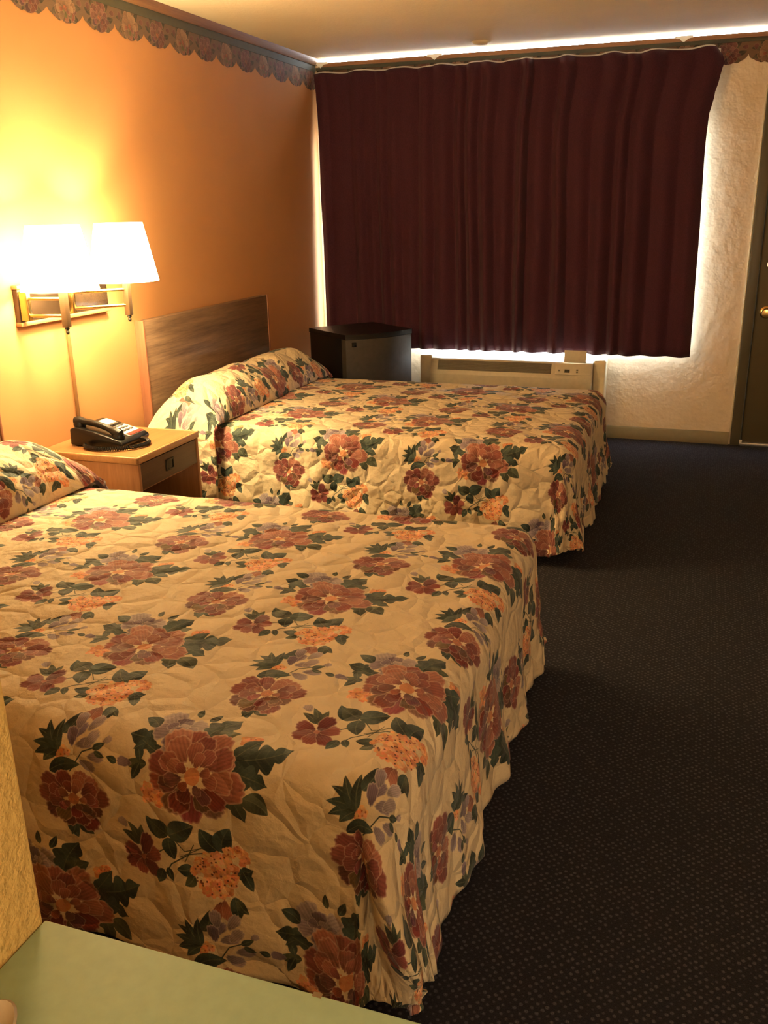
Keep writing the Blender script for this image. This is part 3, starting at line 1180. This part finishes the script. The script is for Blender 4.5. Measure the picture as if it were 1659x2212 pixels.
b.box((0.003, ny1 - 0.024, 0.0), (nx1 - 0.004, ny1 - 0.006, NZT - 0.031), 0.002)
b.box((0.003, ny0 + 0.025, 0.03), (0.015, ny1 - 0.025, NZT - 0.031))
b.box((0.016, ny0 + 0.025, 0.05), (nx1 - 0.03, ny1 - 0.025, 0.068))
b.box((0.016, ny0 + 0.025, 0.405), (nx1 - 0.03, ny1 - 0.025, 0.418))
b.build('cabinet_body', M['oak_x'], ns)
dw = MB().box((nx1 - 0.026, ny0 + 0.026, 0.420), (nx1 - 0.006, ny1 - 0.026, NZT - 0.034), 0.002).build('drawer', M['drawer'], ns)
b = MB()
py_, pz_ = 3.178, 0.474
b.box((nx1 - 0.006, py_ - 0.030, pz_ - 0.024), (nx1 - 0.0035, py_ + 0.030, pz_ + 0.024), 0.001)
b.box((nx1 - 0.0035, py_ - 0.030, pz_ + 0.016), (nx1 - 0.0005, py_ + 0.030, pz_ + 0.024), 0.001)
b.box((nx1 - 0.0035, py_ - 0.030, pz_ - 0.024), (nx1 - 0.0005, py_ + 0.030, pz_ - 0.018), 0.001)
b.box((nx1 - 0.0035, py_ - 0.030, pz_ - 0.024), (nx1 - 0.0005, py_ - 0.023, pz_ + 0.024), 0.001)
b.box((nx1 - 0.0035, py_ + 0.023, pz_ - 0.024), (nx1 - 0.0005, py_ + 0.030, pz_ + 0.024), 0.001)
hd = b.build('drawer_pull', M['old_brass'], dw)
hd['label'] = 'recessed dark brass pull'

# ------------------------------------------------------------------ telephone (faces +x, long side out from the wall)
ph = thing('telephone', (0.21, 3.135, NZT), 'black desk telephone with white key panel on the nightstand', 'telephone')
y_a, y_b = 3.045, 3.245
b = MB()
b.prism([(0.085, NZT + 0.004), (0.335, NZT + 0.004), (0.340, NZT + 0.022), (0.325, NZT + 0.034), (0.20, NZT + 0.066), (0.115, NZT + 0.080), (0.088, NZT + 0.072)], 1, y_a, y_b, 0.006)
b.box((0.10, y_a + 0.01, NZT), (0.12, y_a + 0.03, NZT + 0.006))
b.box((0.30, y_b - 0.03, NZT), (0.32, y_b - 0.01, NZT + 0.006))
b.box((0.30, y_a + 0.01, NZT), (0.32, y_a + 0.03, NZT + 0.006))
b.build('phone_base', M['black_plastic'], ph)


def slope_z(x):
    return NZT + 0.080 - (x - 0.115) * (0.046 / 0.21)


b = MB()
fx0, fx1 = 0.135, 0.320
b.prism([(fx0, slope_z(fx0) + 0.001), (fx1, slope_z(fx1) + 0.0005), (fx1, slope_z(fx1) + 0.0035), (fx0, slope_z(fx0) + 0.004)], 1, y_a + 0.085, y_b - 0.008, 0.001)
fp = b.build('face_plate', M['white_plastic'], ph)
for r in range(4):
    for c_ in range(3):
        kx_, ky_ = 0.195 + r * 0.024, y_a + 0.105 + c_ * 0.026
        z = slope_z(kx_)
        MB().box((kx_, ky_, z + 0.001), (kx_ + 0.013, ky_ + 0.016, z + 0.0075), 0.002).build('key', M['grey_key'], fp)
MB().prism([(0.300, slope_z(0.300) + 0.0035), (0.3195, slope_z(0.3195) + 0.0035), (0.3195, slope_z(0.3195) + 0.006), (0.300, slope_z(0.300) + 0.006)], 1, y_a + 0.088, y_b - 0.012).build('message_strip', M['red'], ph, smooth_=False)
# handset: a grip with two deeper ends lying along the left of the base
hs_y = y_a + 0.036
pts, rr = [], []
for i in range(25):
    t_ = i / 24
    x = 0.092 + 0.225 * t_
    arch = 0.018 * math.sin(PI * t_) ** 0.8
    pts.append((x, hs_y, slope_z(max(x, 0.115)) + 0.012 + arch))
    e_ = abs(t_ - 0.5) * 2
    rr.append(0.0135 + 0.0085 * smooth(0.45, 0.85, e_) - 0.010 * smooth(0.92, 1.0, e_))
hs = MB().tube(pts, rr, 14)
hs.lathe([(0, 0), (0.024, 0), (0.026, 0.010), (0.020, 0.026), (0, 0.028)], (0.115, hs_y, slope_z(0.115) - 0.002), n=20)
hs.lathe([(0, 0), (0.024, 0), (0.026, 0.010), (0.020, 0.022), (0, 0.024)], (0.300, hs_y, slope_z(0.300) - 0.002), n=20)
hs.build('handset', M['black_plastic'], ph)
# coiled cord: loops round the near side and the front of the base
path = [(0.165, 3.030, NZT + 0.012), (0.20, 3.005, NZT + 0.011), (0.26, 2.998, NZT + 0.011), (0.33, 3.020, NZT + 0.011), (0.385, 3.075, NZT + 0.011), (0.398, 3.135, NZT + 0.011), (0.375, 3.175, NZT + 0.011), (0.342, 3.180, NZT + 0.016)]


def spline(pts_, n_):
    out = []
    P0 = [Vector(p) for p in pts_]
    for i in range(len(P0) - 1):
        a = P0[max(i - 1, 0)]
        b_, c_ = P0[i], P0[i + 1]
        d_ = P0[min(i + 2, len(P0) - 1)]
        for k_ in range(n_):
            t = k_ / n_
            out.append(0.5 * ((2 * b_) + (c_ - a) * t + (2 * a - 5 * b_ + 4 * c_ - d_) * t * t + (3 * b_ - a - 3 * c_ + d_) * t ** 3))
    out.append(P0[-1])
    return out


sp = spline(path, 60)
coil = []
for i, p in enumerate(sp):
    d_ = (sp[min(i + 1, len(sp) - 1)] - sp[max(i - 1, 0)]).normalized()
    e1 = d_.cross(Vector((0, 0, 1))).normalized()
    e2 = Vector((0, 0, 1))
    a = i * 2 * PI / 5.0
    coil.append(p + (e1 * math.cos(a) + e2 * math.sin(a)) * 0.0075)
MB().tube(coil, 0.0025, 6).build('coiled_cord', M['black_plastic'], ph)

# ------------------------------------------------------------------ wall lamp with two shades
LP = thing('wall_lamp', (0.02, 3.21, 1.12), 'brass double swing-arm wall lamp with two lit shades above the nightstand', 'lamp')
pl0, pl1, pz0, pz1 = 2.925, 3.500, 1.080, 1.205
b = MB()
b.box((0.0005, pl0, pz0), (0.024, pl1, pz1), 0.003)
b.build('back_plate', M['mirror_plate'], LP)
b = MB()
b.box((0.0005, pl0 - 0.004, pz0 - 0.016), (0.030, pl1 + 0.004, pz0 - 0.0005), 0.003)
b.box((0.0005, pl0 - 0.004, pz1 + 0.0005), (0.030, pl1 + 0.004, pz1 + 0.016), 0.003)
b.build('plate_rail', M['oak'], LP)


def lamp_arm(pivot_y, post, shade_dy):
    ax, ay = post
    b_ = MB()
    b_.box((0.0245, pivot_y - 0.012, 1.085), (0.062, pivot_y + 0.012, 1.198), 0.004)
    br = b_.build('bracket', M['brass'], LP)
    b_ = MB()
    for z in (1.105, 1.170):
        b_.tube([(0.055, pivot_y, z), (ax, ay, z)], 0.0065, 10)
    b_.build('swing_arm', M['brass'], LP)
    b_ = MB()
    b_.box((ax - 0.013, ay - 0.013, 1.062), (ax + 0.013, ay + 0.013, 1.235), 0.003)
    po_ = b_.build('post', M['socket'], LP)
    MB().lathe([(0, 0), (0.008, 0), (0.010, -0.006), (0.004, -0.010), (0.008, -0.018), (0.005, -0.026), (0, -0.028)], (ax, ay, 1.0615), n=14).build('finial', M['old_brass'], po_)
    sx_, sy_ = ax, ay + shade_dy
    # shade: open cone with thin wall
    b_ = MB()
    b_.lathe([(0.145, 1.205), (0.098, 1.440)], (sx_, sy_, 0), n=56)
    sh = b_.build('shade', M['shade'], LP)
    b_ = MB()
    for k_ in range(3):
        a = k_ * 2 * PI / 3 + 0.5
        b_.tube([(sx_, sy_, 1.245), (sx_ + 0.132 * math.cos(a), sy_ + 0.132 * math.sin(a), 1.250)], 0.0018, 6)
    b_.lathe([(0, 1.225), (0.016, 1.225), (0.016, 1.262), (0.012, 1.268), (0, 1.268)], (sx_, sy_, 0), n=16)
    b_.build('socket', M['brass'], LP)
    b_ = MB()
    b_.lathe([(0, 1.269), (0.012, 1.270), (0.016, 1.292), (0.027, 1.318), (0.030, 1.335), (0.026, 1.353), (0.013, 1.365), (0, 1.368)], (sx_, sy_, 0), n=18)
    b_.build('bulb', M['bulb'], LP)


lamp_arm(2.940, (0.205, 2.965), -0.012)
lamp_arm(3.215, (0.205, 3.385), -0.012)
b = MB()
b.box((0.0005, 3.212, NZT + 0.004), (0.011, 3.228, 1.0635), 0.003)
b.build('cord_cover', M['cordgrey'], LP)

# ------------------------------------------------------------------ mini fridge, turned towards the room
ang = math.atan2(0.39, 0.31)          # direction of the door front
fr = thing('mini_fridge', (0.49, 5.19, 0), 'small black fridge with silver door beside the curtain, past the far bed', 'fridge', rotz=ang)
fw_, fd_, fh_ = 0.485, 0.46, 0.745
b = MB()
b.box((0, 0.055, 0.02), (fw_, fd_, fh_ - 0.03), 0.004)
b.box((0.03, 0.08, 0.0), (0.07, 0.12, 0.02))
b.box((fw_ - 0.07, 0.08, 0.0), (fw_ - 0.03, 0.12, 0.02))
b.box((0.03, fd_ - 0.07, 0.0), (0.07, fd_ - 0.03, 0.02))
b.box((fw_ - 0.07, fd_ - 0.07, 0.0), (fw_ - 0.03, fd_ - 0.03, 0.02))
b.build('fridge_body', M['black_enamel'], fr)


def bow(t_):
    return -0.055 * math.sin(PI * t_) ** 0.9


pts = [(fw_, 0.05), (0, 0.05)] + [(fw_ * i / 16, bow(i / 16)) for i in range(17)]
b = MB()
b.prism(pts, 2, 0.06, fh_ - 0.031)
dr_ = b.build('fridge_door', M['steel_door'], fr, angle=30)
b = MB()
pts2 = [(fw_ + 0.003, fd_ + 0.004), (-0.003, fd_ + 0.004)] + [(-0.003 + (fw_ + 0.006) * i / 16, bow(i / 16) - 0.004) for i in range(17)]
b.prism(pts2, 2, fh_ - 0.029, fh_)
b.build('fridge_top', M['black_enamel'], fr, angle=30)
MB().box((0.035, bow(0.1) - 0.006, fh_ - 0.075), (0.063, bow(0.1) + 0.01, fh_ - 0.047), 0.002).build('badge', M['dark'], dr_)
local(fr)

# ------------------------------------------------------------------ air conditioner below the window
ac = thing('air_conditioner', (1.37, 5.94, 0.0), 'beige wall air conditioner under the curtain with its control flap open', 'air conditioner')
ACX0, ACX1, ACY, ACZ = 0.835, 1.905, 5.845, 0.515
prof = [(ACY + 0.01, 0.05), (ACY, 0.07), (ACY, 0.415), (ACY + 0.010, 0.440), (ACY + 0.040, 0.500), (ACY + 0.052, 0.511), (ACY + 0.07, ACZ), (D - 0.002, ACZ), (D - 0.002, 0.05)]
b = MB()
b.prism(prof, 0, ACX0, ACX1, 0.003)
b.build('casing', M['beige_plastic'], ac)
for xa_, xb_ in ((0.745, 0.834), (1.906, 1.985)):
    MB().box((xa_, ACY + 0.07, 0.03), (xb_, D - 0.001, 0.527), 0.012, 3).build('sleeve_side', M['cream_trim'], ac)
# outlet grille on the sloped front
gv = Vector((0, 0.030, 0.060)).normalized()
gn = Vector((0, -gv.z, gv.y))
b = MB()
g0 = Vector((0, ACY + 0.010, 0.440))
for k_ in range(7):
    c0 = g0 + gv * (0.004 + k_ * 0.0095) + gn * 0.001
    c1 = c0 + gv * 0.0055
    pr = [(c0.y, c0.z), (c1.y, c1.z), (c1.y + gn.y * 0.006, c1.z + gn.z * 0.006), (c0.y + gn.y * 0.006, c0.z + gn.z * 0.006)]
    b.prism(pr, 0, ACX0 + 0.055, 1.640)
c0 = g0 + gv * 0.001 + gn * 0.0004
c1 = g0 + gv * 0.0685 + gn * 0.0004
b.prism([(c0.y, c0.z), (c1.y, c1.z), (c1.y + gn.y * 0.001, c1.z + gn.z * 0.001), (c0.y + gn.y * 0.001, c0.z + gn.z * 0.001)], 0, ACX0 + 0.05, 1.645)
b.build('grille', M['grille'], ac, smooth_=False)
b = MB()
c0 = g0 + gv * -0.004 + gn * 0.0005
c1 = g0 + gv * 0.072 + gn * 0.0005
b.prism([(c0.y, c0.z), (c1.y, c1.z), (c1.y + gn.y * 0.007, c1.z + gn.z * 0.007), (c0.y + gn.y * 0.007, c0.z + gn.z * 0.007)], 0, 1.672, 1.898, 0.001)
cp = b.build('control_panel', M['beige_plastic'], ac)


def on_panel(x0_, x1_, s0, s1, name, mat, th=0.003):
    q0 = g0 + gv * s0 + gn * 0.0076
    q1 = g0 + gv * s1 + gn * 0.0076
    bb_ = MB()
    bb_.prism([(q0.y, q0.z), (q1.y, q1.z), (q1.y + gn.y * th, q1.z + gn.z * th), (q0.y + gn.y * th, q0.z + gn.z * th)], 0, x0_, x1_)
    return bb_.build(name, mat, cp, smooth_=False)


on_panel(1.732, 1.765, 0.010, 0.030, 'display', M['dark'])
for s0 in (0.010, 0.024):
    on_panel(1.806, 1.818, s0, s0 + 0.009, 'button', M['grille'])
on_panel(1.692, 1.704, 0.018, 0.027, 'button', M['grille'])
b = MB()
b.prism([(ACY + 0.036, 0.512), (ACY + 0.042, 0.512), (ACY + 0.052, 0.588), (ACY + 0.046, 0.590)], 0, 1.722, 1.862, 0.001)
fl = b.build('control_flap', M['beige_plastic'], ac)
fl['label'] = 'open flap standing up over the controls'

# ------------------------------------------------------------------ vanity counter in the foreground
CZ = 0.800
va = thing('vanity_counter', (2.22, 0.2, 0), 'pale green laminate counter in the foreground against the yellow wall', 'counter')
CX1, CY0, CY1 = 2.480, -1.20, PYE
b = MB()
b.box((PX + 0.001, CY0, CZ - 0.035), (CX1, CY1, CZ), 0.003)
b.build('countertop', M['green_lam'], va)
b = MB()
b.box((PX + 0.001, CY1 - 0.03, 0.0), (CX1 - 0.03, CY1 - 0.012, CZ - 0.0355), 0.002)
b.box((PX + 0.001, CY0 + 0.01, 0.0), (CX1 - 0.03, CY0 + 0.03, CZ - 0.0355), 0.002)
b.box((CX1 - 0.05, CY0 + 0.031, 0.0), (CX1 - 0.032, CY1 - 0.031, CZ - 0.0355), 0.002)
b.build('cabinet', M['cream_trim'], va)
b = MB()
b.prism([(2.243, CZ + 0.0001), (2.247, CZ + 0.0008), (2.252, CZ + 0.0001), (2.250, CZ - 0.010), (2.247, CZ - 0.018), (2.244, CZ - 0.010)], 1, CY1 - 0.004, CY1 + 0.0012)
st = b.build('edge_chip', M['stain'], va)
st['label'] = 'brown chip in the counter edge'
b = MB()
b.lathe([(0, 0.0), (0.85, 0.0), (0.97, 0.010), (1.0, 0.020), (0.97, 0.022), (0.86, 0.014), (0, 0.010)], (1.996, 0.382, CZ + 0.0003), n=40, sx=0.038, sy=0.098)
for v_ in b.bm.verts:
    pass
tag(b.build('soap_dish', M['soap']), 'beige rounded dish on the green counter at the lower left picture corner', 'dish')
